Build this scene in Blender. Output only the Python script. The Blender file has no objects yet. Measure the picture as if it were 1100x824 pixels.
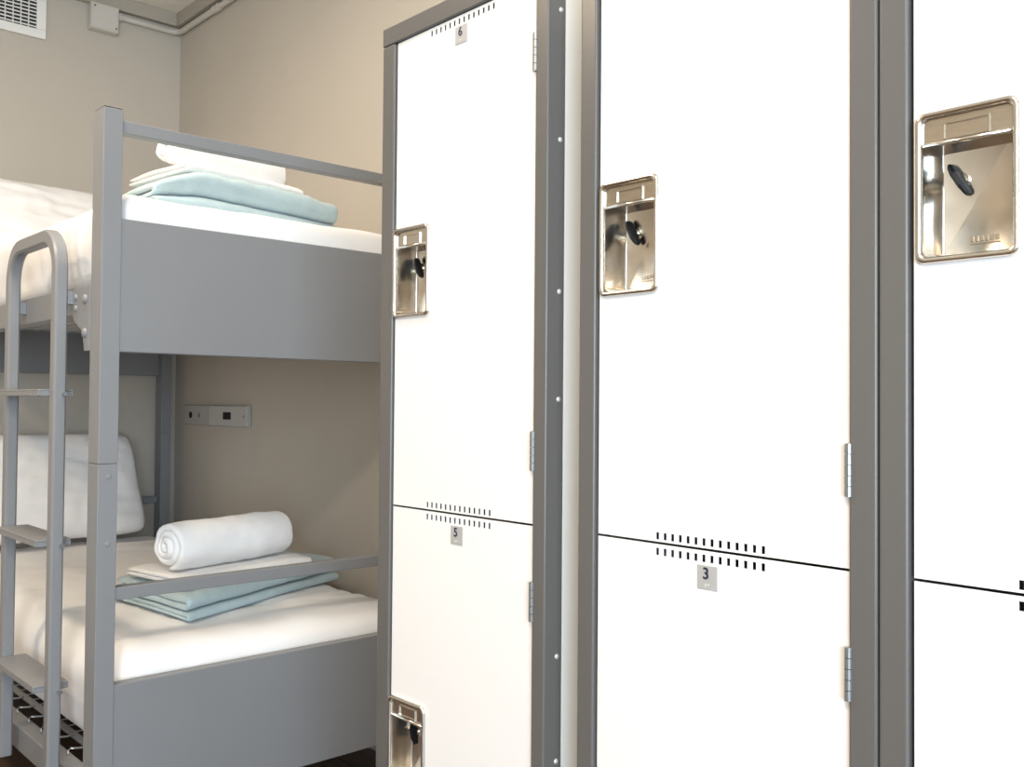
import bpy, bmesh, math, random
import numpy as np
from mathutils import Vector, Matrix, noise
random.seed(7)
S = bpy.context.scene
COL = S.collection
# ------------------------------------------------------------------ camera
F_PX, YAW, PITCH, ROLL = 1023.28, 0.745485, 0.021154, 0.0079876
cam_d = bpy.data.cameras.new('camera'); cam = bpy.data.objects.new('camera', cam_d); COL.objects.link(cam)
cam_d.sensor_width = 36; cam_d.lens = 36 * F_PX / 1100; cam_d.clip_start = 0.02
_f = Vector((math.sin(YAW)*math.cos(PITCH), math.cos(YAW)*math.cos(PITCH), math.sin(PITCH)))
_r = Vector((math.cos(YAW), -math.sin(YAW), 0)); _u = _r.cross(_f)
_r2 = _r*math.cos(ROLL) + _u*math.sin(ROLL); _u2 = _u*math.cos(ROLL) - _r*math.sin(ROLL)
CAMH = 1.10
M4 = Matrix((_r2, _u2, -_f)).transposed().to_4x4(); M4.translation = (0, 0, CAMH)
cam.matrix_world = M4
S.camera = cam
# ------------------------------------------------------------------ world, exposure
S.view_settings.view_transform = 'Standard'; S.view_settings.look = 'None'
S.view_settings.exposure = 0.14; S.view_settings.gamma = 1.0; S.view_settings.use_curve_mapping = False
w = bpy.data.worlds.new('world'); S.world = w; w.use_nodes = True
bg = w.node_tree.nodes['Background']; bg.inputs[0].default_value = (0.75, 0.86, 1.0, 1); bg.inputs[1].default_value = 1.5

def area(name, loc, target, sx, sy, power, color, shape='RECTANGLE'):
    d = bpy.data.lights.new(name, 'AREA'); d.shape = shape; d.size = sx
    if shape in ('RECTANGLE', 'ELLIPSE'): d.size_y = sy
    d.energy = power; d.color = color
    o = bpy.data.objects.new(name, d); COL.objects.link(o); o.location = loc
    o.rotation_euler = (Vector(target) - Vector(loc)).to_track_quat('-Z', 'Y').to_euler()
    return o
# daylight through the window in the wall behind the camera, two ceiling lamps, and a third lamp added as warm fill for the bed side
area('window_daylight', (-0.95, -1.98, 1.35), (-0.45, 2.0, 1.15), 1.9, 1.7, 150, (0.68, 0.84, 1.0))
LAMPS = [((0.48, 2.0, 2.8), 22, (1.0, 0.87, 0.72), 'above the bed ladder', 0.3), ((-0.5, -0.2, 2.8), 42, (1.0, 0.85, 0.68), 'near the window', 0.45), ((-0.75, 2.3, 2.8), 27, (1.0, 0.78, 0.54), 'added as warm fill over the aisle beside the bed', 0.3)]
for (lx, ly, lz), e, lc, where, dia in LAMPS:
    area('ceiling_lamp_light', (lx, ly, lz - 0.085), (lx, ly, 0), dia, dia, e, lc, 'DISK')

# ------------------------------------------------------------------ materials
def mat(name, col, rough=0.5, metal=0.0, var=0.0, vscale=8.0, bump=0.0, bscale=200.0, spec=0.5, sheen=0.0, aniso=None, rvar=0.0):
    m = bpy.data.materials.new(name); m.use_nodes = True
    nt = m.node_tree; b = nt.nodes['Principled BSDF']
    b.inputs['Base Color'].default_value = (*col, 1); b.inputs['Roughness'].default_value = rough
    b.inputs['Metallic'].default_value = metal; b.inputs['Specular IOR Level'].default_value = spec
    if sheen: b.inputs['Sheen Weight'].default_value = sheen
    tc = nt.nodes.new('ShaderNodeTexCoord'); src = tc.outputs['Object']
    if aniso:
        mp = nt.nodes.new('ShaderNodeMapping'); mp.inputs['Scale'].default_value = aniso
        nt.links.new(src, mp.inputs['Vector']); src = mp.outputs['Vector']
    if var:
        n = nt.nodes.new('ShaderNodeTexNoise'); n.inputs['Scale'].default_value = vscale; n.inputs['Detail'].default_value = 4
        nt.links.new(src, n.inputs['Vector'])
        r = nt.nodes.new('ShaderNodeValToRGB')
        r.color_ramp.elements[0].position = 0.3; r.color_ramp.elements[1].position = 0.7
        r.color_ramp.elements[0].color = (*[c*(1-var) for c in col], 1)
        r.color_ramp.elements[1].color = (*[min(1, c*(1+var)) for c in col], 1)
        nt.links.new(n.outputs['Fac'], r.inputs['Fac']); nt.links.new(r.outputs['Color'], b.inputs['Base Color'])
        if rvar:
            mr = nt.nodes.new('ShaderNodeMapRange'); mr.inputs['To Min'].default_value = rough-rvar; mr.inputs['To Max'].default_value = rough+rvar
            nt.links.new(n.outputs['Fac'], mr.inputs['Value']); nt.links.new(mr.outputs['Result'], b.inputs['Roughness'])
    if bump:
        n2 = nt.nodes.new('ShaderNodeTexNoise'); n2.inputs['Scale'].default_value = bscale; n2.inputs['Detail'].default_value = 3
        nt.links.new(src, n2.inputs['Vector'])
        bp = nt.nodes.new('ShaderNodeBump'); bp.inputs['Strength'].default_value = bump; bp.inputs['Distance'].default_value = 0.002
        nt.links.new(n2.outputs['Fac'], bp.inputs['Height']); nt.links.new(bp.outputs['Normal'], b.inputs['Normal'])
    return m
M = dict(
    wall=mat('wall_paint', (0.52, 0.470, 0.402), 0.75, var=0.025, vscale=2.5, bump=0.15, bscale=120),
    wall_pale=mat('wall_paint_pale', (0.46, 0.405, 0.33), 0.75, bump=0.15, bscale=120),
    ceiling=mat('ceiling_paint', (0.82, 0.78, 0.69), 0.8, bump=0.1),
    trim=mat('trim_paint', (0.42, 0.375, 0.31), 0.6),
    white=mat('door_enamel', (0.82, 0.81, 0.80), 0.32, bump=0.04, bscale=300),
    sheet_metal=mat('side_enamel', (0.88, 0.88, 0.86), 0.4),
    frame=mat('frame_enamel', (0.118, 0.113, 0.107), 0.30, bump=0.04, bscale=300),
    bed=mat('bed_powder_coat', (0.222, 0.226, 0.234), 0.36, bump=0.06, bscale=500, var=0.02, vscale=6),
    steel=mat('stainless_steel', (0.74, 0.705, 0.645), 0.21, metal=1.0, var=0.10, vscale=22, rvar=0.10),
    brushed=mat('brushed_stainless', (0.70, 0.65, 0.57), 0.24, metal=1.0, var=0.05, vscale=10, aniso=(4, 4, 40), rvar=0.05),
    hinge=mat('hinge_steel', (0.30, 0.31, 0.32), 0.35, metal=0.7),
    rivet=mat('rivet_steel', (0.85, 0.85, 0.85), 0.3, metal=0.6),
    black=mat('black_plastic', (0.008, 0.008, 0.009), 0.5, spec=0.2),
    dark=mat('dark_inside', (0.03, 0.03, 0.03), 0.7),
    label=mat('number_plate', (0.40, 0.395, 0.385), 0.4),
    plate_mark=mat('plate_mark', (0.62, 0.62, 0.60), 0.4),
    ink=mat('number_ink', (0.015, 0.02, 0.05), 0.5),
    sheet=mat('white_sheet', (0.88, 0.87, 0.86), 0.85, bump=0.12, bscale=700, sheen=0.15),
    towel=mat('white_terry', (0.90, 0.895, 0.89), 0.95, bump=0.9, bscale=420, sheen=0.3),
    blanket=mat('aqua_fleece', (0.40, 0.515, 0.54), 0.95, var=0.05, vscale=30, bump=0.7, bscale=330, sheen=0.3),
    vent=mat('vent_enamel', (0.85, 0.84, 0.81), 0.4),
    socket=mat('socket_plastic', (0.44, 0.42, 0.39), 0.4),
    socket2=mat('socket_plastic_light', (0.52, 0.50, 0.47), 0.4),
    conduit=mat('conduit_paint', (0.56, 0.52, 0.46), 0.5),
    box=mat('box_paint', (0.60, 0.565, 0.51), 0.5),
    wire=mat('galvanised_wire', (0.55, 0.55, 0.54), 0.35, metal=0.8),
    lamp=mat('lamp_base', (0.8, 0.8, 0.78), 0.4),
)
def wood(name):
    m = bpy.data.materials.new(name); m.use_nodes = True; nt = m.node_tree; b = nt.nodes['Principled BSDF']
    b.inputs['Roughness'].default_value = 0.4
    tc = nt.nodes.new('ShaderNodeTexCoord'); mp = nt.nodes.new('ShaderNodeMapping'); mp.inputs['Scale'].default_value = (26, 1.6, 10)
    oi = nt.nodes.new('ShaderNodeObjectInfo'); ad = nt.nodes.new('ShaderNodeVectorMath'); ad.operation = 'ADD'
    n = nt.nodes.new('ShaderNodeTexNoise'); n.inputs['Scale'].default_value = 1.5; n.inputs['Detail'].default_value = 6
    r = nt.nodes.new('ShaderNodeValToRGB'); r.color_ramp.elements[0].color = (0.035, 0.02, 0.013, 1); r.color_ramp.elements[1].color = (0.12, 0.07, 0.045, 1)
    nt.links.new(tc.outputs['Object'], ad.inputs[0]); nt.links.new(oi.outputs['Random'], ad.inputs[1])
    nt.links.new(ad.outputs[0], mp.inputs['Vector']); nt.links.new(mp.outputs['Vector'], n.inputs['Vector'])
    nt.links.new(n.outputs['Fac'], r.inputs['Fac']); nt.links.new(r.outputs['Color'], b.inputs['Base Color'])
    return m
M['wood'] = wood('dark_wood_floor')
def emis(name, col, s):
    m = bpy.data.materials.new(name); m.use_nodes = True; b = m.node_tree.nodes['Principled BSDF']
    b.inputs['Base Color'].default_value = (*col, 1); b.inputs['Emission Color'].default_value = (*col, 1); b.inputs['Emission Strength'].default_value = s
    return m
M['diffuser'] = emis('lamp_diffuser', (1.0, 0.88, 0.7), 4.0)

# ------------------------------------------------------------------ helpers
def link(name, me, m, parent=None, smooth=False, bevel=0, seg=2, angle=40, loc=None):
    if m is not None: me.materials.append(m)
    if smooth:
        for p in me.polygons: p.use_smooth = True
    o = bpy.data.objects.new(name, me); COL.objects.link(o)
    if parent is not None: o.parent = parent
    if loc is not None: o.location = loc
    if bevel:
        b = o.modifiers.new('bevel', 'BEVEL'); b.width = bevel; b.segments = seg; b.limit_method = 'ANGLE'; b.angle_limit = math.radians(angle)
        for p in me.polygons: p.use_smooth = True
        b.harden_normals = True
    return o
def mesh(name, V, Fc):
    me = bpy.data.meshes.new(name); me.from_pydata([tuple(v) for v in V], [], [tuple(f) for f in Fc]); me.validate(); me.update(); return me
def bm_mesh(name, bm):
    bmesh.ops.recalc_face_normals(bm, faces=bm.faces[:]); me = bpy.data.meshes.new(name); bm.to_mesh(me); bm.free(); return me
def add_box(bm, x0, x1, y0, y1, z0, z1):
    vs = [bm.verts.new(p) for p in ((x0,y0,z0),(x1,y0,z0),(x1,y1,z0),(x0,y1,z0),(x0,y0,z1),(x1,y0,z1),(x1,y1,z1),(x0,y1,z1))]
    for f in ((0,3,2,1),(4,5,6,7),(0,1,5,4),(1,2,6,5),(2,3,7,6),(3,0,4,7)): bm.faces.new([vs[i] for i in f])
def box(name, x0, x1, y0, y1, z0, z1, m, parent=None, bevel=0.0, seg=2):
    bm = bmesh.new(); add_box(bm, x0, x1, y0, y1, z0, z1)
    return link(name, bm_mesh(name, bm), m, parent, bevel=bevel, seg=seg)
def boxes(name, lst, m, parent=None, bevel=0.0):
    bm = bmesh.new()
    for b in lst: add_box(bm, *b)
    return link(name, bm_mesh(name, bm), m, parent, bevel=bevel)
def add_cyl(bm, c, axis, r, h, n=20, r2=None):
    """cylinder with base centre c, along unit axis"""
    r2 = r if r2 is None else r2
    a = Vector(axis).normalized(); q = a.to_track_quat('Z', 'Y'); A = []; B = []
    for i in range(n):
        t = 2*math.pi*i/n
        A.append(bm.verts.new(Vector(c) + q @ Vector((r*math.cos(t), r*math.sin(t), 0))))
        B.append(bm.verts.new(Vector(c) + q @ Vector((r2*math.cos(t), r2*math.sin(t), h))))
    bm.faces.new(A[::-1]); bm.faces.new(B)
    for i in range(n): bm.faces.new((A[i], A[(i+1)%n], B[(i+1)%n], B[i]))
def cyl(name, c, axis, r, h, m, parent=None, n=20, r2=None, bevel=0.0):
    bm = bmesh.new(); add_cyl(bm, c, axis, r, h, n, r2)
    o = link(name, bm_mesh(name, bm), m, parent, bevel=bevel)
    return o
def tube(name, pts, r, m, parent=None, n=12):
    """round tube along a polyline"""
    bm = bmesh.new(); pts = [Vector(p) for p in pts]; rings = []
    for i, p in enumerate(pts):
        d = (pts[min(i+1, len(pts)-1)] - pts[max(i-1, 0)]).normalized()
        up = Vector((0, 0, 1)) if abs(d.z) < 0.9 else Vector((1, 0, 0))
        s = d.cross(up).normalized(); u2 = s.cross(d)
        rings.append([bm.verts.new(p + r*(math.cos(2*math.pi*k/n)*s + math.sin(2*math.pi*k/n)*u2)) for k in range(n)])
    for a, b in zip(rings, rings[1:]):
        for k in range(n): bm.faces.new((a[k], a[(k+1)%n], b[(k+1)%n], b[k]))
    bm.faces.new(rings[0][::-1]); bm.faces.new(rings[-1])
    return link(name, bm_mesh(name, bm), m, parent, smooth=True)
def struct(o): o['kind'] = 'structure'; return o
def tag(o, label, cat, group=None):
    o['label'] = label; o['category'] = cat
    if group: o['group'] = group
    return o
def thing(name, label, cat, loc=(0, 0, 0), group=None):
    o = bpy.data.objects.new(name, None); COL.objects.link(o); o.location = loc; o.empty_display_size = 0.1
    return tag(o, label, cat, group)
def reparent(o, p):
    o.parent = p; o.matrix_parent_inverse = Matrix.Translation(p.location).inverted() if p.type == 'EMPTY' else Matrix()
# every part mesh below is in world coordinates; roots sit at their base and parts are counter-shifted
def finish(root):
    inv = Matrix.Translation(root.location).inverted()
    for c in root.children: c.matrix_parent_inverse = inv
def nz(x, y, z): return noise.noise(Vector((x, y, z)))

# ------------------------------------------------------------------ room shell
XB, YA = 1.75, 4.075         # locker wall, far wall
XL, YF, ZC = -2.10, -1.90, 2.80
struct(box('wall_right', XB, XB+0.12, YF-0.12, YA+0.12, -0.1, ZC+0.1, M['wall']))
struct(box('wall_back', XL-0.12, XB, YA, YA+0.12, -0.1, ZC+0.1, M['wall']))
struct(box('wall_left', XL-0.12, XL, YF-0.12, YA, -0.1, ZC+0.1, M['wall_pale']))
WX0, WX1, WZ0, WZ1 = -1.95, 0.05, 0.40, 2.30
struct(boxes('wall_front', [(XL, WX0, YF-0.12, YF, -0.1, ZC+0.1), (WX1, XB, YF-0.12, YF, -0.1, ZC+0.1),
                            (WX0, WX1, YF-0.12, YF, -0.1, WZ0), (WX0, WX1, YF-0.12, YF, WZ1, ZC+0.1)], M['wall_pale']))
struct(box('ceiling', XL, XB, YF, YA, ZC, ZC+0.1, M['ceiling']))
win = struct(boxes('window_1', [(WX0, WX1, YF-0.10, YF-0.04, WZ0, WZ0+0.05), (WX0, WX1, YF-0.10, YF-0.04, WZ1-0.05, WZ1),
      (WX0, WX0+0.05, YF-0.10, YF-0.04, WZ0+0.05, WZ1-0.05), (WX1-0.05, WX1, YF-0.10, YF-0.04, WZ0+0.05, WZ1-0.05),
      (-0.975, -0.925, YF-0.10, YF-0.04, WZ0+0.05, WZ1-0.05)], M['vent']))
# floor of long boards running along the locker wall
fl = struct(box('floor', XL, XB, YF, YA, -0.1, -0.014, M['dark']))
bw = 0.138; k = 0; x = XL
while x < XB - 0.01:
    x1 = min(x + bw, XB); y = YF; first = True
    while y < YA - 0.01:
        ln = random.uniform(0.5, 1.8) if first else 1.8
        y1 = YA if YA - (y + ln) < 0.4 else y + ln
        box('plank', x+0.0012, x1-0.0012, y+0.0012, y1-0.0012, -0.014, 0.0, M['wood'], fl, bevel=0.0015, seg=1)
        y = y1; first = False
    x = x1
# crown strips under the ceiling
for i, (a, b) in enumerate((((XL, XB-0.03), (YA-0.03, YA)), ((XB-0.03, XB), (YF, YA)))):
    struct(box('trim_%d' % (i+1), a[0], a[1], b[0], b[1], 2.742, ZC, M['trim'], bevel=0.003))

# ceiling lamps above the room (outside the frame); the aisle one is an added fill
for (lx, ly, lz), e, lc, where, dia in LAMPS:
    t = thing('ceiling_light', 'round flush ceiling lamp with a warm white diffuser ' + where, 'ceiling light', (lx, ly, lz), 'ceiling lamps')
    cyl('base', (lx, ly, lz-0.03), (0, 0, 1), dia*.62, 0.03, M['lamp'], t, 32)
    cyl('diffuser', (lx, ly, lz-0.08), (0, 0, 1), dia*.5, 0.05, M['diffuser'], t, 32, r2=dia*.57)
    finish(t)

# ------------------------------------------------------------------ air vent, junction box, conduit
vt = thing('air_vent', 'white air vent grille high on the far wall', 'vent', (0.97, YA, 2.545))
vx0, vx1, vz0, vz1 = 0.75, 1.191, 2.545, 2.735
boxes('vent_frame', [(vx0, vx1, YA-0.014, YA-0.001, vz0, vz0+0.036), (vx0, vx1, YA-0.014, YA-0.001, vz1-0.036, vz1),
                     (vx0, vx0+0.036, YA-0.014, YA-0.001, vz0+0.036, vz1-0.036), (vx1-0.036, vx1, YA-0.014, YA-0.001, vz0+0.036, vz1-0.036)], M['vent'], vt, bevel=0.003)
box('vent_backing', vx0+0.036, vx1-0.036, YA-0.003, YA-0.001, vz0+0.036, vz1-0.036, M['dark'], vt)
z = vz0 + 0.044
while z < vz1 - 0.04:
    bm = bmesh.new(); add_box(bm, vx0+0.036, vx1-0.036, -0.0045, 0.0045, -0.0021, 0.0021)
    bmesh.ops.rotate(bm, verts=bm.verts[:], cent=(0, 0, 0), matrix=Matrix.Rotation(math.radians(30), 3, 'X'))
    bmesh.ops.translate(bm, verts=bm.verts[:], vec=(0, YA-0.009, z))
    link('slat', bm_mesh('slat', bm), M['vent'], vt); z += 0.0145
xx = vx1 - 0.036 - 0.028
while xx > vx0 + 0.04:
    box('bar', xx-0.002, xx+0.002, YA-0.0065, YA-0.0035, vz0+0.036, vz1-0.036, M['vent'], vt); xx -= 0.0285
finish(vt)

jb = thing('junction_box', 'beige electrical junction box on the far wall below the ceiling', 'junction box', (1.41, YA, 2.635))
box('box_body', 1.352, 1.466, YA-0.045, YA-0.001, 2.633, 2.742, M['box'], jb, bevel=0.004)
cv = box('cover', 1.356, 1.462, YA-0.050, YA-0.045, 2.637, 2.738, M['box'], jb, bevel=0.008, seg=3)
for sx, sz in ((1.366, 2.725), (1.453, 2.650)):
    cyl('screw', (sx, YA-0.0515, sz), (0, 1, 0), 0.0035, 0.003, M['dark'], jb, 10)
finish(jb)
cz = 2.716; R = 0.045
pts = [(1.466, YA-0.016, cz)]
pts += [(1.60, YA-0.016, cz)]
for i in range(9):
    a = math.radians(90 - 90*i/8); cxx, cyy = XB-0.016-R, YA-0.016-R
    pts.append((cxx + R*math.cos(a), cyy + R*math.sin(a), cz))
pts += [(XB-0.016, 3.5, cz), (XB-0.016, 2.4, cz), (XB-0.016, 1.0, cz)]
cd = thing('conduit', 'painted round conduit running under the ceiling into the corner', 'conduit', (XB-0.016, YA-0.016, cz))
tube('pipe', pts, 0.0125, M['conduit'], cd)
cyl('coupling', (XB-0.016, 3.66, cz), (0, 1, 0), 0.0155, 0.05, M['conduit'], cd)
cyl('coupling', (1.466, YA-0.016, cz), (1, 0, 0), 0.0165, 0.02, M['conduit'], cd)
finish(cd)

# bedside socket strip on the locker wall, under the upper bunk
so = thing('socket_strip', 'grey bedside socket strip on the wall between the two bunks', 'socket', (XB, 3.69, 1.0))
bx0 = XB - 0.012
box('back_box', bx0, XB-0.0005, 3.370, 3.952, 1.000, 1.084, M['socket'], so, bevel=0.003)
pl1 = box('plate', bx0-0.007, bx0, 3.692, 3.950, 1.002, 1.082, M['socket'], so, bevel=0.003)
pl2 = box('plate', bx0-0.007, bx0, 3.372, 3.688, 1.002, 1.082, M['socket2'], so, bevel=0.003)
cyl('round_port', (bx0-0.0085, 3.870, 1.042), (1, 0, 0), 0.014, 0.003, M['black'], so, 16)
cyl('button', (bx0-0.010, 3.790, 1.042), (1, 0, 0), 0.010, 0.004, M['hinge'], so, 16)
box('square_port', bx0-0.0085, bx0-0.006, 3.505, 3.57, 1.028, 1.057, M['black'], so)
cyl('screw', (bx0-0.009, 3.397, 1.042), (1, 0, 0), 0.005, 0.003, M['hinge'], so, 10)
finish(so)

# ------------------------------------------------------------------ lockers
def plate_with_holes(name, x0, x1, ys, zs, holes):
    """solid plate between x0 (front) and x1 with rectangular holes (y0,y1,z0,z1); ys/zs are the outer limits"""
    by = sorted(set([ys[0], ys[1]] + [h[i] for h in holes for i in (0, 1)])); bz = sorted(set([zs[0], zs[1]] + [h[i] for h in holes for i in (2, 3)]))
    ny, nzz = len(by)-1, len(bz)-1
    filled = np.ones((ny, nzz), bool)
    for i in range(ny):
        for j in range(nzz):
            cy_, cz_ = (by[i]+by[i+1])/2, (bz[j]+bz[j+1])/2
            if any(h[0] < cy_ < h[1] and h[2] < cz_ < h[3] for h in holes): filled[i, j] = False
    V = {}; verts = []; faces = []
    def v(s, i, j):
        if (s, i, j) not in V: V[(s, i, j)] = len(verts); verts.append(((x0, x1)[s], by[i], bz[j]))
        return V[(s, i, j)]
    for i in range(ny):
        for j in range(nzz):
            if not filled[i, j]: continue
            faces.append((v(0,i,j), v(0,i,j+1), v(0,i+1,j+1), v(0,i+1,j))); faces.append((v(1,i,j), v(1,i+1,j), v(1,i+1,j+1), v(1,i,j+1)))
            if i == 0 or not filled[i-1, j]: faces.append((v(0,i,j), v(1,i,j), v(1,i,j+1), v(0,i,j+1)))
            if i == ny-1 or not filled[i+1, j]: faces.append((v(0,i+1,j), v(0,i+1,j+1), v(1,i+1,j+1), v(1,i+1,j)))
            if j == 0 or not filled[i, j-1]: faces.append((v(0,i,j), v(0,i+1,j), v(1,i+1,j), v(1,i,j)))
            if j == nzz-1 or not filled[i, j+1]: faces.append((v(0,i,j+1), v(1,i,j+1), v(1,i+1,j+1), v(0,i+1,j+1)))
    bm = bmesh.new(); vs = [bm.verts.new(p) for p in verts]
    for f in faces: bm.faces.new([vs[i] for i in f])
    return bm_mesh(name, bm)
def rrect(hw, hh, r, n=6):
    out = []
    for cx_, cz_, a0 in ((hw-r, hh-r, 0), (-hw+r, hh-r, 90), (-hw+r, -hh+r, 180), (hw-r, -hh+r, 270)):
        for i in range(n+1):
            a = math.radians(a0 + 90*i/n); out.append((cx_ + r*math.cos(a), cz_ + r*math.sin(a)))
    return out
def loft(name, loops, cap=False):
    """loops: (hw, hh, r, x, dy, dz) rounded rectangles in the y-z plane"""
    bm = bmesh.new(); prev = None
    for hw, hh, r, x, *d in loops:
        dy, dz = d if d else (0, 0)
        ring = [bm.verts.new((x, p[0]+dy, p[1]+dz)) for p in rrect(hw, hh, r)]
        if prev:
            for k in range(len(ring)): bm.faces.new((prev[k], prev[(k+1)%len(ring)], ring[(k+1)%len(ring)], ring[k]))
        prev = ring
    if cap: bm.faces.new(prev)
    return bm_mesh(name, bm)
rim_me = loft('lock_rim', [(.0525, .0805, .010, .0010), (.0525, .0805, .010, -.0025), (.0505, .0785, .009, -.0058), (.0478, .0758, .008, -.0058), (.0455, .0735, .007, -.0030), (.0450, .0730, .007, .0010)])
cup_me = loft('lock_cup', [(.0450, .0730, .007, .0010), (.0440, .0715, .006, .0200), (.0432, .0705, .005, .0425), (.0415, .0690, .004, .0440)], cap=True)
for me_ in (rim_me, cup_me):
    for p in me_.polygons: p.use_smooth = True
    me_.materials.append(M['steel'])
# upper plate of the lock with its raised card frame (local coordinates, centre of the lock at 0)
bm = bmesh.new()
N = rrect(.0449, .0728, .007)
top = [p for p in N if p[1] > .0455]
ring = top + [(-.0449, .0455), (.0449, .0455)]
fr = [bm.verts.new((.0015, p[0], p[1])) for p in ring]; bk = [bm.verts.new((.0425, p[0]*.95, p[1]*.965)) for p in ring]
bm.faces.new(fr); bm.faces.new(bk[::-1])
for k in range(len(fr)): bm.faces.new((fr[k], fr[(k+1)%len(fr)], bk[(k+1)%len(bk)], bk[k]))
plate_me = bm_mesh('name_plate', bm); plate_me.materials.append(M['brushed'])
bm = bmesh.new(); add_cyl(bm, (-.0005, -.0445, .0455), (0, 1, 0), .0024, .089, 14)
lip_me = bm_mesh('grip_lip', bm); lip_me.materials.append(M['steel'])
for p in lip_me.polygons: p.use_smooth = True
bm = bmesh.new()
for b_ in ((-.0008, .0016, -.0225, .0245, .0652, .0670), (-.0008, .0016, -.0225, .0245, .0490, .0506), (-.0008, .0016, .0229, .0245, .0506, .0652), (-.0008, .0016, -.0225, -.0209, .0506, .0652)):
    add_box(bm, *b_)
card_me = bm_mesh('card_frame', bm); card_me.materials.append(M['steel'])
bm = bmesh.new(); add_cyl(bm, (.0375, .021, .012), (1, 0, 0), .0085, .0058, 24); add_cyl(bm, (.0345, .021, .012), (1, 0, 0), .0060, .0032, 24)
knob_me = bm_mesh('lock_cylinder', bm); knob_me.materials.append(M['steel'])
bm = bmesh.new()                                                   # black turn lever: a rounded fin
prof = [(-.0185, .0016), (-.016, .0030), (-.008, .0036), (.006, .0038), (.0145, .0032), (.018, .0016)]
rings = []
for z_, hw in prof:
    dep = .009 * (1 - (z_/.022)**2) + .003
    rings.append([bm.verts.new(p) for p in ((.017, -hw, z_), (.017, hw, z_), (.017-dep, hw*.7, z_), (.017-dep-.0015, 0, z_), (.017-dep, -hw*.7, z_))])
for a, b in zip(rings, rings[1:]):
    for k in range(5): bm.faces.new((a[k], a[(k+1)%5], b[(k+1)%5], b[k]))
bm.faces.new(rings[0]); bm.faces.new(rings[-1][::-1])
key_me = bm_mesh('turn_lever', bm); key_me.materials.append(M['black'])
# small stamped mark near the foot of the cup
bm = bmesh.new()
for i, (yy, ww) in enumerate(((.012, .0035), (.007, .003), (.002, .0035), (-.003, .003), (-.008, .0035), (-.013, .003))):
    add_box(bm, .0428, .0441, yy-ww/2, yy+ww/2, -.0545, -.0490)
add_box(bm, .0430, .0441, -.016, .014, -.0575, -.0565)
stamp_me = bm_mesh('stamped_mark', bm); stamp_me.materials.append(M['steel'])

def text_mesh(body, size):
    cu = bpy.data.curves.new('number', 'FONT'); cu.body = body; cu.size = size; cu.align_x = 'CENTER'; cu.align_y = 'CENTER'; cu.extrude = 0.0002; cu.offset = 0.0003
    o = bpy.data.objects.new('tmp', cu); COL.objects.link(o)
    dg = bpy.context.evaluated_depsgraph_get(); me = bpy.data.meshes.new_from_object(o.evaluated_get(dg))
    bpy.data.objects.remove(o); me.name = 'number'
    # glyph plane xy -> faces -x: x -> -y, y -> z
    me.transform(Matrix(((0, 0, -1, 0), (-1, 0, 0, 0), (0, 1, 0, 0), (0, 0, 0, 1))))
    return me

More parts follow.
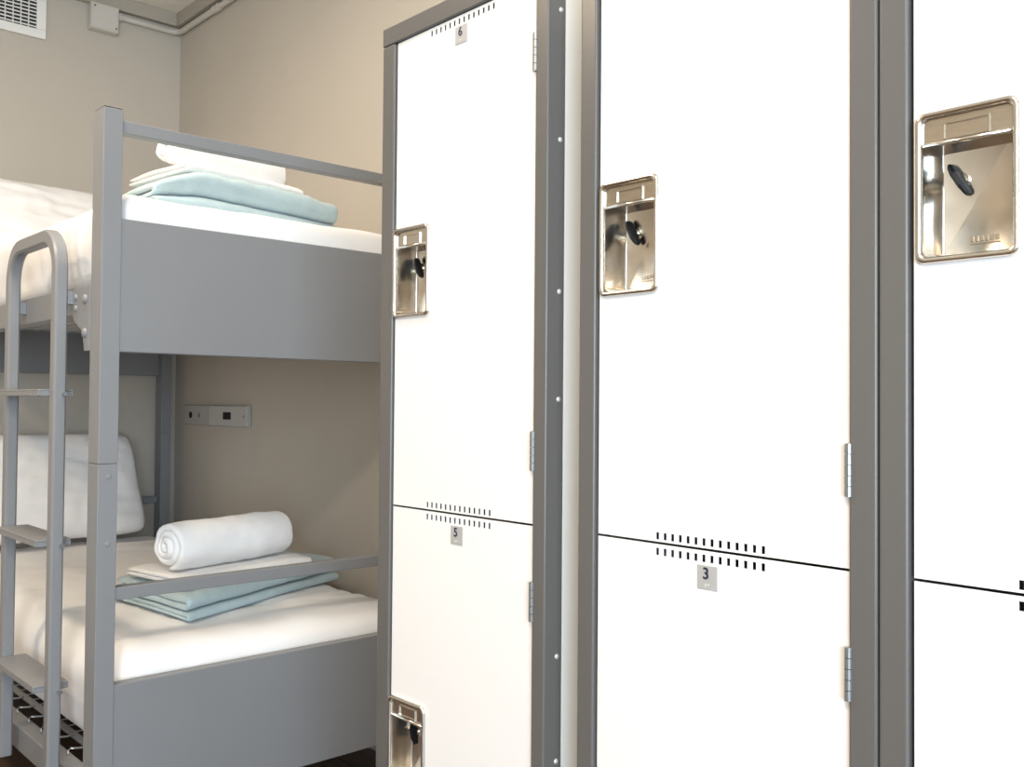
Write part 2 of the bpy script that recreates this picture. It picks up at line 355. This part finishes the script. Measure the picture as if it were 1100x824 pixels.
XF = 1.0                    # front plane of the lockers
ZT, ZHB, ZDIV, ZDB, ZB = 1.784, 1.7505, 0.9165, 0.086, 0.05
def locker(y0, y1, o0, o1, lockc, label, numbers, levers, rivets=False):
    """y0..y1 outer limits, o0..o1 door opening, all along the wall"""
    t = thing('locker', label, 'locker', (XF+0.28, (y0+y1)/2, 0), 'two-tier lockers along the wall')
    XD = 1.545; R_ = 0.039
    boxes('body', [(XF+R_, XD, y0+.0006, y0+.002, ZB, ZT-.001), (XF+R_, XD, y1-.002, y1-.0006, ZB, ZT-.001), (XD-.0014, XD, y0+.002, y1-.002, ZB, ZT-.001),
                   (XF+R_, XD-.0014, y0+.002, y1-.002, ZT-.003, ZT-.001), (XF+R_, XD-.0014, y0+.002, y1-.002, ZB, ZB+.002)], M['sheet_metal'], t)
    box('shelf', XF+R_+.012, XD-.003, y0+.003, y1-.003, ZDIV-.008, ZDIV+.008, M['dark'], t)
    box('plinth', XF+.05, XD-.02, y0+.01, y1-.01, 0.0, ZB-.0005, M['dark'], t)
    box('stile', XF, XF+R_, y0, o0, ZB, ZHB, M['frame'], t, bevel=.0035, seg=3)
    box('stile', XF, XF+R_, o1, y1, ZB, ZHB, M['frame'], t, bevel=.0035, seg=3)
    box('header', XF-.0006, XF+R_, y0, y1, ZHB+.0004, ZT, M['frame'], t, bevel=.002)
    box('sill', XF, XF+R_, o0, o1, ZB, ZDB-.002, M['frame'], t, bevel=.002)
    XD0 = XF + .0055                                               # door skin sits a little behind the frame face
    slots_y = [(lockc - .0515) - .0124*i for i in range(14)]
    for di, (z0, z1) in enumerate(((ZDIV+.0016, ZHB-.0010), (ZDB, ZDIV-.0016))):
        lz = z0 + .4135 if di == 0 else z0 + .414
        holes = [(lockc-.0475, lockc+.0475, lz-.0755, lz+.0755)]
        for yy in slots_y:
            holes.append((yy-.0025, yy+.0025, z1-.0145, z1-.0050)); holes.append((yy-.0025, yy+.0025, z0+.0030, z0+.0125))
        me = plate_with_holes('door', XD0, XD0+.0012, (o0+.0008, o1-.0045), (z0, z1), holes)
        d = link('door', me, M['white'], t)
        lk = link('lock', rim_me, None, t, loc=(XD0, lockc, lz)); lk['label'] = 'stainless steel recessed lock handle'
        for nm, me2 in (('cup', cup_me), ('name_plate', plate_me), ('grip_lip', lip_me), ('card_frame', card_me), ('lock_cylinder', knob_me), ('stamped_mark', stamp_me)):
            link(nm, me2, None, lk)
        lv = link('turn_lever', key_me, None, lk, loc=(.0185, .021, .012)); lv.scale = (1.0, 1.3, 1.08); lv.rotation_euler = (-math.radians(levers[di]), 0, 0)
        lv['label'] = 'black turn lever'
        for hz in (z0 + .1105, z1 - .1130):                        # hinges on the near stile
            bm = bmesh.new()
            for q in range(5): add_cyl(bm, (XF+.0015, o0+.0005, hz-.030+q*.012+.0004), (0, 0, 1), .0046, .0112, 14)
            add_box(bm, XF+.0005, XF+.0012, o0-.003, o0+.002, hz-.030, hz+.030)
            link('hinge', bm_mesh('hinge', bm), M['hinge'], t)
        if numbers[di]:
            yc = slots_y[0] - .0805; zc = z1 - .0333
            p = box('number_plate', XD0-.0012, XD0-.0001, yc-.0152, yc+.0152, zc-.0152, zc+.0152, M['label'], t, bevel=.0005)
            p['label'] = 'small grey plate with the number ' + numbers[di]
            tx = link('number', text_mesh(numbers[di], .0205), M['ink'], p, loc=(XD0-.0018, yc+.0015, zc+.0045))
            boxes('plate_mark', [(XD0-.0016, XD0-.0011, yc-.004, yc+.003, zc-.0095, zc-.0083), (XD0-.0016, XD0-.0011, yc+.0018, yc+.003, zc-.012, zc-.0095)], M['plate_mark'], p)
    if rivets:
        for z_ in (1.501, 1.270, 1.107, 0.721, 0.565, 0.33, 0.15, 1.70):
            bm = bmesh.new(); bmesh.ops.create_uvsphere(bm, u_segments=12, v_segments=8, radius=.0042)
            bmesh.ops.scale(bm, vec=(1, .55, 1), verts=bm.verts[:]); bmesh.ops.translate(bm, vec=(XF+.027, y0-.0002, z_), verts=bm.verts[:])
            link('rivet', bm_mesh('rivet', bm), M['rivet'], t, smooth=True)
    finish(t)
    return t
locker(1.009, 1.440, 1.037, 1.4035, 1.3525, 'white two-door locker numbered 6 and 5, standing next to the bunk bed', ('6', '5'), (25, 12), True)
locker(0.4950, 0.9424, 0.528, 0.9115, 0.853, 'white two-door locker with the number 3 on its lower door, middle of the row', (None, '3'), (28, 25))
locker(0.0460, 0.4930, 0.079, 0.4605, 0.401, 'white two-door locker nearest the camera, cut off by the right picture edge', (None, None), (30, 25))

# ------------------------------------------------------------------ bunk bed
bed = thing('bunk_bed', 'grey metal bunk bed with solid end panels and a side ladder', 'bunk bed', (1.22, 3.06, 0))
BX0, BX1, BY0, BY1 = 0.735, 1.694, 2.10, 4.045
PW, PD = 0.042, 0.062
G = M['bed']
def post(x0, y0):
    p = box('post', x0, x0+PW, y0, y0+PD, 0.0, 0.9630, G, bed, bevel=.0016)
    box('upper_post', x0, x0+PW, y0, y0+PD, 0.9634, 1.735, G, p, bevel=.0016)
    box('cap', x0+.002, x0+PW-.002, y0+.002, y0+PD-.002, 1.735, 1.7375, M['dark'], p)
    return p
def dot(name, c, axis, r, h, m, parent): return cyl(name, c, axis, r, h, m, parent, 14, r2=r*.7)
for x0 in (BX0, BX1-PW):
    for y0 in (BY0, BY1-PD):
        p = post(x0, y0)
        if y0 == BY0:
            dot('screw_cap', (x0+PW*.55, y0, .935), (0, -1, 0), .006, .0015, G, p)
            dot('screw_cap', (x0+PW*.55, y0, .79), (0, -1, 0), .006, .0015, G, p)
for y0 in (BY0, BY1-PD):
    face = 0.004 if y0 == BY0 else PD-.004-.03
    for z0 in (0.192, 1.206):
        p = box('end_panel', BX0+PW, BX1-PW, y0+face, y0+face+.03, z0, z0+.292, G, bed, bevel=.0025)
    for z0 in (0.666, 1.686):
        box('end_rail', BX0+PW, BX1-PW, y0+face+.002, y0+face+.032, z0, z0+.028, G, bed, bevel=.002)
# side rails, with the base mesh on springs
for (z0, z1) in ((0.210, 0.270), (1.293, 1.358)):
    for x0 in (BX0+.002, BX1-.042):
        box('side_rail', x0, x0+.040, BY0+PD, BY1-PD, z0, z1, G, bed, bevel=.003)
    zt = z1 + .004
    boxes('mesh_border', [(BX0+.072, BX0+.090, BY0+.10, BY1-.10, zt, zt+.006), (BX1-.090, BX1-.072, BY0+.10, BY1-.10, zt, zt+.006),
                          (BX0+.090, BX1-.090, BY0+.10, BY0+.118, zt, zt+.006), (BX0+.090, BX1-.090, BY1-.118, BY1-.10, zt, zt+.006)], G, bed, bevel=.001)
    wires = []
    for i in range(14):
        xw = BX0+.115 + i*(BX1-BX0-.23)/13; wires.append((xw-.0015, xw+.0015, BY0+.118, BY1-.118, zt+.001, zt+.004))
    for i in range(30):
        yw = BY0+.15 + i*(BY1-BY0-.30)/29; wires.append((BX0+.090, BX1-.090, yw-.0015, yw+.0015, zt+.0035, zt+.0060))
    boxes('base_wire', wires, M['wire'], bed)
    for i in range(17):
        ys_ = BY0+.15 + i*.1
        if z0 > 1:
            tube('spring_hook', [(BX0+.0425, ys_, z1-.020), (BX0+.050, ys_, z1-.020), (BX0+.060, ys_, z1-.008), (BX0+.073, ys_, z1+.004)], .0025, M['wire'], bed, 8)
            continue
        tube('spring_hook', [(BX0+.030, ys_, z1-.004), (BX0+.030, ys_, z1+.010), (BX0+.036, ys_, z1+.015), (BX0+.046, ys_, z1+.012), (BX0+.060, ys_, z1+.010), (BX0+.074, ys_, z1+.012)], .0025, M['wire'], bed, 8)
# rail bracket on the near post (upper bunk)
def bracket(ys_, sgn, z0, tall):
    pts_ = [(0, z0+tall), (.108, z0+tall), (.108, z0+tall-.062), (.096, z0+tall-.075), (.045, z0+.045), (.030, z0), (0, z0)]
    bm = bmesh.new(); A = [bm.verts.new((BX0-.002, ys_+sgn*p[0], p[1])) for p in pts_]; B = [bm.verts.new((BX0+.003, ys_+sgn*p[0], p[1])) for p in pts_]
    bm.faces.new(A); bm.faces.new(B[::-1])
    for k in range(len(A)): bm.faces.new((A[k], A[(k+1)%len(A)], B[(k+1)%len(A)], B[k]))
    b = link('bracket', bm_mesh('bracket', bm), G, bed, bevel=.0008)
    for (dy, dz) in ((.028, tall-.028), (.028, .040), (.088, tall-.020), (.088, tall-.045)):
        bm = bmesh.new(); bmesh.ops.create_uvsphere(bm, u_segments=14, v_segments=8, radius=.0115 if dy < .05 else .008)
        bmesh.ops.scale(bm, vec=(.55, 1, 1), verts=bm.verts[:]); bmesh.ops.translate(bm, vec=(BX0-.002, ys_+sgn*dy, z0+dz), verts=bm.verts[:])
        link('bolt', bm_mesh('bolt', bm), G, b, smooth=True)
bracket(BY0+PD+.0005, 1, 1.209, .143)
bracket(BY1-PD-.0005, -1, 1.209, .143)
# ladder: one bent square tube and three flat treads
LX0, LX1 = 0.694, 0.722; LYN, LYF = 2.266, 2.660; LT = .034
def ladder():
    ztop = 1.497; zb = .205; rr = .085
    c0, c1 = LYN + LT/2, LYF - LT/2
    path = [(c1, zb)]
    for i in range(11):
        a = math.radians(0 + 90*i/10); path.append((c1-rr+rr*math.cos(a), ztop-LT/2-rr+rr*math.sin(a)))
    for i in range(11):
        a = math.radians(90 + 90*i/10); path.append((c0+rr+rr*math.cos(a), ztop-LT/2-rr+rr*math.sin(a)))
    path.append((c0, zb))
    bm = bmesh.new(); rings = []
    for i, (yy, zz) in enumerate(path):
        a = path[max(i-1, 0)]; b = path[min(i+1, len(path)-1)]
        d = Vector((b[0]-a[0], b[1]-a[1])).normalized(); n = Vector((-d.y, d.x))
        h = LT/2; cb = .0045
        sec = [(LX0+cb, h), (LX1-cb, h), (LX1, h-cb), (LX1, -h+cb), (LX1-cb, -h), (LX0+cb, -h), (LX0, -h+cb), (LX0, h-cb)]
        rings.append([bm.verts.new((sx, yy+n.x*s, zz+n.y*s)) for sx, s in sec])
    for a, b in zip(rings, rings[1:]):
        for k in range(8): bm.faces.new((a[k], a[(k+1)%8], b[(k+1)%8], b[k]))
    bm.faces.new(rings[0]); bm.faces.new(rings[-1][::-1])
    me = bm_mesh('ladder', bm); o = link('ladder', me, G, bed)
    for p in me.polygons: p.use_smooth = True
    es = o.modifiers.new('split', 'EDGE_SPLIT'); es.split_angle = math.radians(30)
    for zt in (1.124, .783, .456):
        tr = boxes('tread', [(.672, .748, LYN+LT+.002, LYF-LT-.002, zt-.004, zt), (.672, .676, LYN+LT+.002, LYF-LT-.002, zt-.015, zt-.004), (.744, .748, LYN+LT+.002, LYF-LT-.002, zt-.015, zt-.004),
                             (.676, .744, LYN+LT+.002, LYN+LT+.005, zt-.015, zt-.004), (.676, .744, LYF-LT-.005, LYF-LT-.002, zt-.015, zt-.004)], G, o, bevel=.0012)
        for yy, sg in ((LYN, -1), (LYF, 1)):
            cyl('tread_bolt', (.716, yy, zt-.010), (0, sg, 0), .0055, .010, M['hinge'], o, 8)
    for yy in (LYN+LT/2, LYF-LT/2):                              # hooks over the upper side rail
        boxes('rail_hook', [(LX1, BX0+.002, yy-.012, yy+.012, 1.318, 1.348)], G, o, bevel=.001)
    return o
ladder()
finish(bed)

# ------------------------------------------------------------------ soft goods
def rbox(name, x0, x1, y0, y1, z0, z1, r, step, disp, m, label, cat, group=None):
    """rounded box shell with displacement disp(x,y,z,nx,ny,nz)->(dx,dy,dz)"""
    nx, ny, n3 = max(2, int((x1-x0)/step)), max(2, int((y1-y0)/step)), max(4, int((z1-z0)/step))
    V = {}; verts = []; faces = []
    def vid(i, j, k):
        q = (i, j, k)
        if q not in V:
            p = Vector((x0+(x1-x0)*i/nx, y0+(y1-y0)*j/ny, z0+(z1-z0)*k/n3))
            c = Vector((min(max(p.x, x0+r), x1-r), min(max(p.y, y0+r), y1-r), min(max(p.z, z0+r), z1-r)))
            d = p - c
            n = d.normalized() if d.length > 1e-9 else Vector((0, 0, 1)); s = c + n*r if d.length > 1e-9 else p
            V[q] = len(verts); verts.append(s + Vector(disp(s.x, s.y, s.z, n)))
        return V[q]
    for i in range(nx):
        for j in range(ny):
            faces.append((vid(i,j,0), vid(i,j+1,0), vid(i+1,j+1,0), vid(i+1,j,0))); faces.append((vid(i,j,n3), vid(i+1,j,n3), vid(i+1,j+1,n3), vid(i,j+1,n3)))
    for i in range(nx):
        for k in range(n3):
            faces.append((vid(i,0,k), vid(i+1,0,k), vid(i+1,0,k+1), vid(i,0,k+1))); faces.append((vid(i,ny,k), vid(i,ny,k+1), vid(i+1,ny,k+1), vid(i+1,ny,k)))
    for j in range(ny):
        for k in range(n3):
            faces.append((vid(0,j,k), vid(0,j,k+1), vid(0,j+1,k+1), vid(0,j+1,k))); faces.append((vid(nx,j,k), vid(nx,j+1,k), vid(nx,j+1,k+1), vid(nx,j,k+1)))
    o = link(name, mesh(name, verts, faces), m, smooth=True)
    return tag(o, label, cat, group)
MX0, MX1, MY0, MY1 = BX0+.046, BX1-.046, BY0+.040, BY1-.045
def matt_disp(zt, zb, seed):
    def f(x, y, z, n):
        top = max(0.0, n.z)
        wv = .004*nz(x*3+seed, y*3, seed) + .009*nz(x*3+seed, y*17+2*nz(x*2, y*2, seed), 2.1)*(0.25+max(0, x-1.15)*2.4) + .004*nz(x*9+y*6+seed, y*9-x*5, 7.7)
        side = (1-abs(n.z))
        fold = (.006*nz(y*9+x*9, z*3, seed+4) + .012*nz(y*24+x*14, z*4+y*3, seed+6)*max(0, 1-(y-2.1)/.7))*side
        taper = -0.03*max(0, (zt-.10-z))/(zt-zb)*side if n.x < -.3 else 0
        return (n.x*(fold)-n.x*abs(min(0, taper)), n.y*fold*.4, top*wv if n.z > 0 else 0)
    return f
rbox('mattress', MX0, MX1, MY0, MY1, .283, .540, .090, .014, matt_disp(.54, .283, 1.3), M['sheet'], 'mattress with a white sheet on the lower bunk', 'mattress', 'bunk mattresses')
rbox('mattress', MX0, MX1, MY0, MY1, 1.371, 1.566, .045, .014, matt_disp(1.566, 1.371, 5.7), M['sheet'], 'mattress with a white sheet on the upper bunk', 'mattress', 'bunk mattresses')

def pillow(loc, wd, ht, th, tilt, rotz, seed, label):
    """local x width, local y height (upright after tilt), z thickness"""
    n1, n2 = 44, 32; V = []; Fc = []
    for s in (1, -1):
        for i in range(n1+1):
            for j in range(n2+1):
                u = -1+2*i/n1; v = -1+2*j/n2
                e = max(0, (1-abs(u)**3.2))**.5 * max(0, (1-abs(v)**3.0))**.5
                px = u*wd/2*(1-.03*(1-v*v)*abs(u)**2-.05*v-.07*abs(v)**6); py = v*ht/2*(1-.03*(1-u*u)*abs(v)**2-.08*abs(u)**6)
                zz = s*th/2*e*(1+.12*nz(u*1.5+seed, v*1.5, s)) +   .012*nz(u*3+seed, v*7+u*2, 3+s)*e + .006*nz(u*9+seed, v*5-u*4, 6+s)*e
                V.append((px, py, zz))
    def idx(s, i, j): return s*(n1+1)*(n2+1) + i*(n2+1) + j
    for s in (0, 1):
        for i in range(n1):
            for j in range(n2):
                q = (idx(s,i,j), idx(s,i+1,j), idx(s,i+1,j+1), idx(s,i,j+1)); Fc.append(q if s == 0 else q[::-1])
    bm = bmesh.new(); vs = [bm.verts.new(v) for v in V]
    for f in Fc: bm.faces.new([vs[i] for i in f])
    bmesh.ops.remove_doubles(bm, verts=bm.verts[:], dist=1e-5)
    o = link('pillow', bm_mesh('pillow', bm), M['sheet'], smooth=True)
    o.matrix_world = Matrix.Translation(loc) @ Matrix.Rotation(rotz, 4, 'Z') @ Matrix.Rotation(tilt, 4, 'X')
    return tag(o, label, 'pillow', 'white pillows leaning on the head end')
pillow((1.165, 3.845, .772), .70, .42, .14, math.radians(74), 0, 2.0, 'white pillow leaning at the head of the lower bunk')
pillow((1.10, 3.80, 1.748), .72, .38, .14, math.radians(62), 0, 9.0, 'white pillow leaning at the head of the upper bunk')

def arc(cx_, cz_, r, a0, a1, n=8):
    return [(cx_ + r*math.cos(math.radians(a0+(a1-a0)*i/n)), cz_ + r*math.sin(math.radians(a0+(a1-a0)*i/n))) for i in range(n+1)]
def dens(pts, d=.02):
    out = [pts[0]]
    for a, b in zip(pts, pts[1:]):
        n = max(1, int(math.dist(a, b)/d))
        for i in range(1, n+1): out.append((a[0]+(b[0]-a[0])*i/n, a[1]+(b[1]-a[1])*i/n))
    return out
def add_ribbon(bm, path, th, L, nu, warp):
    """sheet of thickness th following path (v,z), extruded along u in 0..L; warp(u,v,z)->Vector"""
    n = len(path); nor = []
    for i in range(n):
        a = path[max(i-1, 0)]; b = path[min(i+1, n-1)]; d = Vector((b[0]-a[0], b[1]-a[1])).normalized(); nor.append((-d.y, d.x))
    loop = []
    for i in range(n):
        t = th/2*(1 if 2 < i < n-3 else (0.55 if i in (0, n-1) else .85)); loop.append((path[i][0]+nor[i][0]*t, path[i][1]+nor[i][1]*t))
    for i in reversed(range(n)):
        t = th/2*(1 if 2 < i < n-3 else (0.55 if i in (0, n-1) else .85)); loop.append((path[i][0]-nor[i][0]*t, path[i][1]-nor[i][1]*t))
    cen = path + path[::-1]
    e = max(th*.55, .004); fr_ = [0, .12, .35, .65, 1.0]; kk = [.30, .62, .84, .96, 1.0]
    us = [e*q for q in fr_] + [e + (L-2*e)*i/nu for i in range(1, nu)] + [L-e*q for q in fr_[::-1]]
    ks = kk + [1.0]*(nu-1) + kk[::-1]
    rings = []
    for u, k in zip(us, ks):
        rings.append([bm.verts.new(warp(u, c[0]+(p[0]-c[0])*k, c[1]+(p[1]-c[1])*k)) for p, c in zip(loop, cen)])
    m_ = len(loop)
    for a, b in zip(rings, rings[1:]):
        for k in range(m_): bm.faces.new((a[k], a[(k+1)%m_], b[(k+1)%m_], b[k]))
    for ring, flip in ((rings[0], False), (rings[-1], True)):
        for i in range(n-1):
            q = (ring[i], ring[i+1], ring[m_-2-i], ring[m_-1-i]); bm.faces.new(q[::-1] if flip else q)
def warper(org, ud, vd, seed, amp=.003, crown=0.0, V=.4, L=.6, H=.1, sag=0.0):
    ud = Vector((*ud, 0)).normalized(); vd = Vector((*vd, 0)).normalized()
    def f(u, v, z):
        k = min(1, z/H)
        e = amp*nz(u*7+seed, v*7, seed) + amp*.8*nz(u*22+seed, v*6, z*9+seed) + amp*.35*nz(u*48+seed, v*5, seed)
        su = .010*nz(v*4+seed, z*35, seed+1)*(1 if u > L/2 else -1)*(abs(u/L-.5)*2)**3
        sv = .010*nz(u*4+seed, z*25, seed+2)
        drop = -crown*k*((abs(2*u/L-1))**4 + .5*(max(0, 2*v/V-1))**3) - sag*z/H*max(0, 1-u/.15)**1.5
        return Vector(org) + ud*(u+su) + vd*(v+sv) + Vector((0, 0, max(0.0006, z + k*e + drop)))
    return f
def fold_path(V, z1, z2, v0=0.0):
    r = (z2-z1)/2
    return dens([(V, z1), (v0+r, z1)]) + arc(v0+r, z1+r, r, -90, -270, 8)[1:-1] + dens([(v0+r, z2), (V, z2)])
def blanket(org, ud, vd, L, V, seed, folds, label, crown=.01, H=.08, sag=0.0):
    bm = bmesh.new()
    wp = warper(org, ud, vd, seed, .0075, crown, V, L, H, sag)
    for (z1, z2, th, v0, vv) in folds: add_ribbon(bm, fold_path(vv, z1, z2, v0), th, L, 46, wp)
    o = link('blanket', bm_mesh('blanket', bm), M['blanket'], smooth=True)
    return tag(o, label, 'blanket', 'folded aqua blankets')
LOWZ, UPZ = .5475, 1.5745
blanket((1.032, 2.300, LOWZ), (.915, .405), (-.07, 1), .655, .47, 3.0,
        [(.0060, .0175, .0105, .0, .47), (.0375, .0605, .0225, .012, .41)], 'pale aqua folded blanket under the towels on the lower bunk')
blanket((.905, 2.245, UPZ), (.985, .17), (0, 1), .58, .42, 11.0,
        [(.0085, .0275, .0165, .0, .40), (.0535, .0860, .0315, .004, .40)], 'pale aqua folded blanket under the towels on the upper bunk', .012, .12, .055)
def flat_towel(org, ud, vd, L, V, seed, label):
    bm = bmesh.new(); wp = warper(org, ud, vd, seed, .003, .004, V, L, .03)
    add_ribbon(bm, fold_path(V, .0074, .0220, 0), .0140, L, 40, wp)
    o = link('folded_towel', bm_mesh('folded_towel', bm), M['towel'], smooth=True)
    return tag(o, label, 'towel', 'folded white towels')
flat_towel((1.040, 2.345, LOWZ+.0755), (.975, .22), (-.12, 1), .44, .29, 21.0, 'flat folded white towel on the lower bunk, under the rolled towel')
flat_towel((1.01, 2.315, UPZ+.1055), (.975, .22), (-.1, 1), .40, .29, 27.0, 'flat folded white towel on the upper bunk, under the rolled towel')
def rolled_towel(c0, ud, L, R0, seed, label):
    bm = bmesh.new(); path = []
    turns = 3.0; th = R0*.25
    for i in range(int(turns*26)+1):
        a = 2*math.pi*i/26; r = .008 + (R0-th/2-.008)*(a/(2*math.pi*turns)); ang = a + math.radians(-100)
        path.append((r*math.cos(ang), r*math.sin(ang)))
    ud3 = Vector((*ud, 0)).normalized(); vd3 = Vector((-ud3.y, ud3.x, 0))
    def wp(u, v, z):
        rr = math.hypot(v, z); e = (abs(2*u/L-1))**6
        s = 1 - .05*e + .05*nz(u*9+seed, math.sin(math.atan2(z, v))*1.2, math.cos(math.atan2(z, v))*1.2+seed) + .035*nz(u*28, v*36, z*36)
        out = (.012*(1-rr/R0) + .006*nz(v*30, z*30, seed))*(abs(2*u/L-1)**8)*(1 if u > L/2 else -1)
        zz = max(-R0*.93, z*s)
        return Vector(c0) + ud3*(u+out) + vd3*(v*s*1.03) + Vector((0, 0, zz))
    add_ribbon(bm, path, th*1.06, L, 40, wp)
    o = link('rolled_towel', bm_mesh('rolled_towel', bm), M['towel'], smooth=True)
    return tag(o, label, 'towel', 'rolled white towels')
rolled_towel((1.035, 2.445, LOWZ+.1075+.0645), (.972, .235), .385, .0690, 31.0, 'rolled white towel on top of the stack on the lower bunk')
rolled_towel((1.005, 2.42, UPZ+.1390+.0455), (.972, .235), .375, .0485, 37.0, 'rolled white towel on top of the stack on the upper bunk')
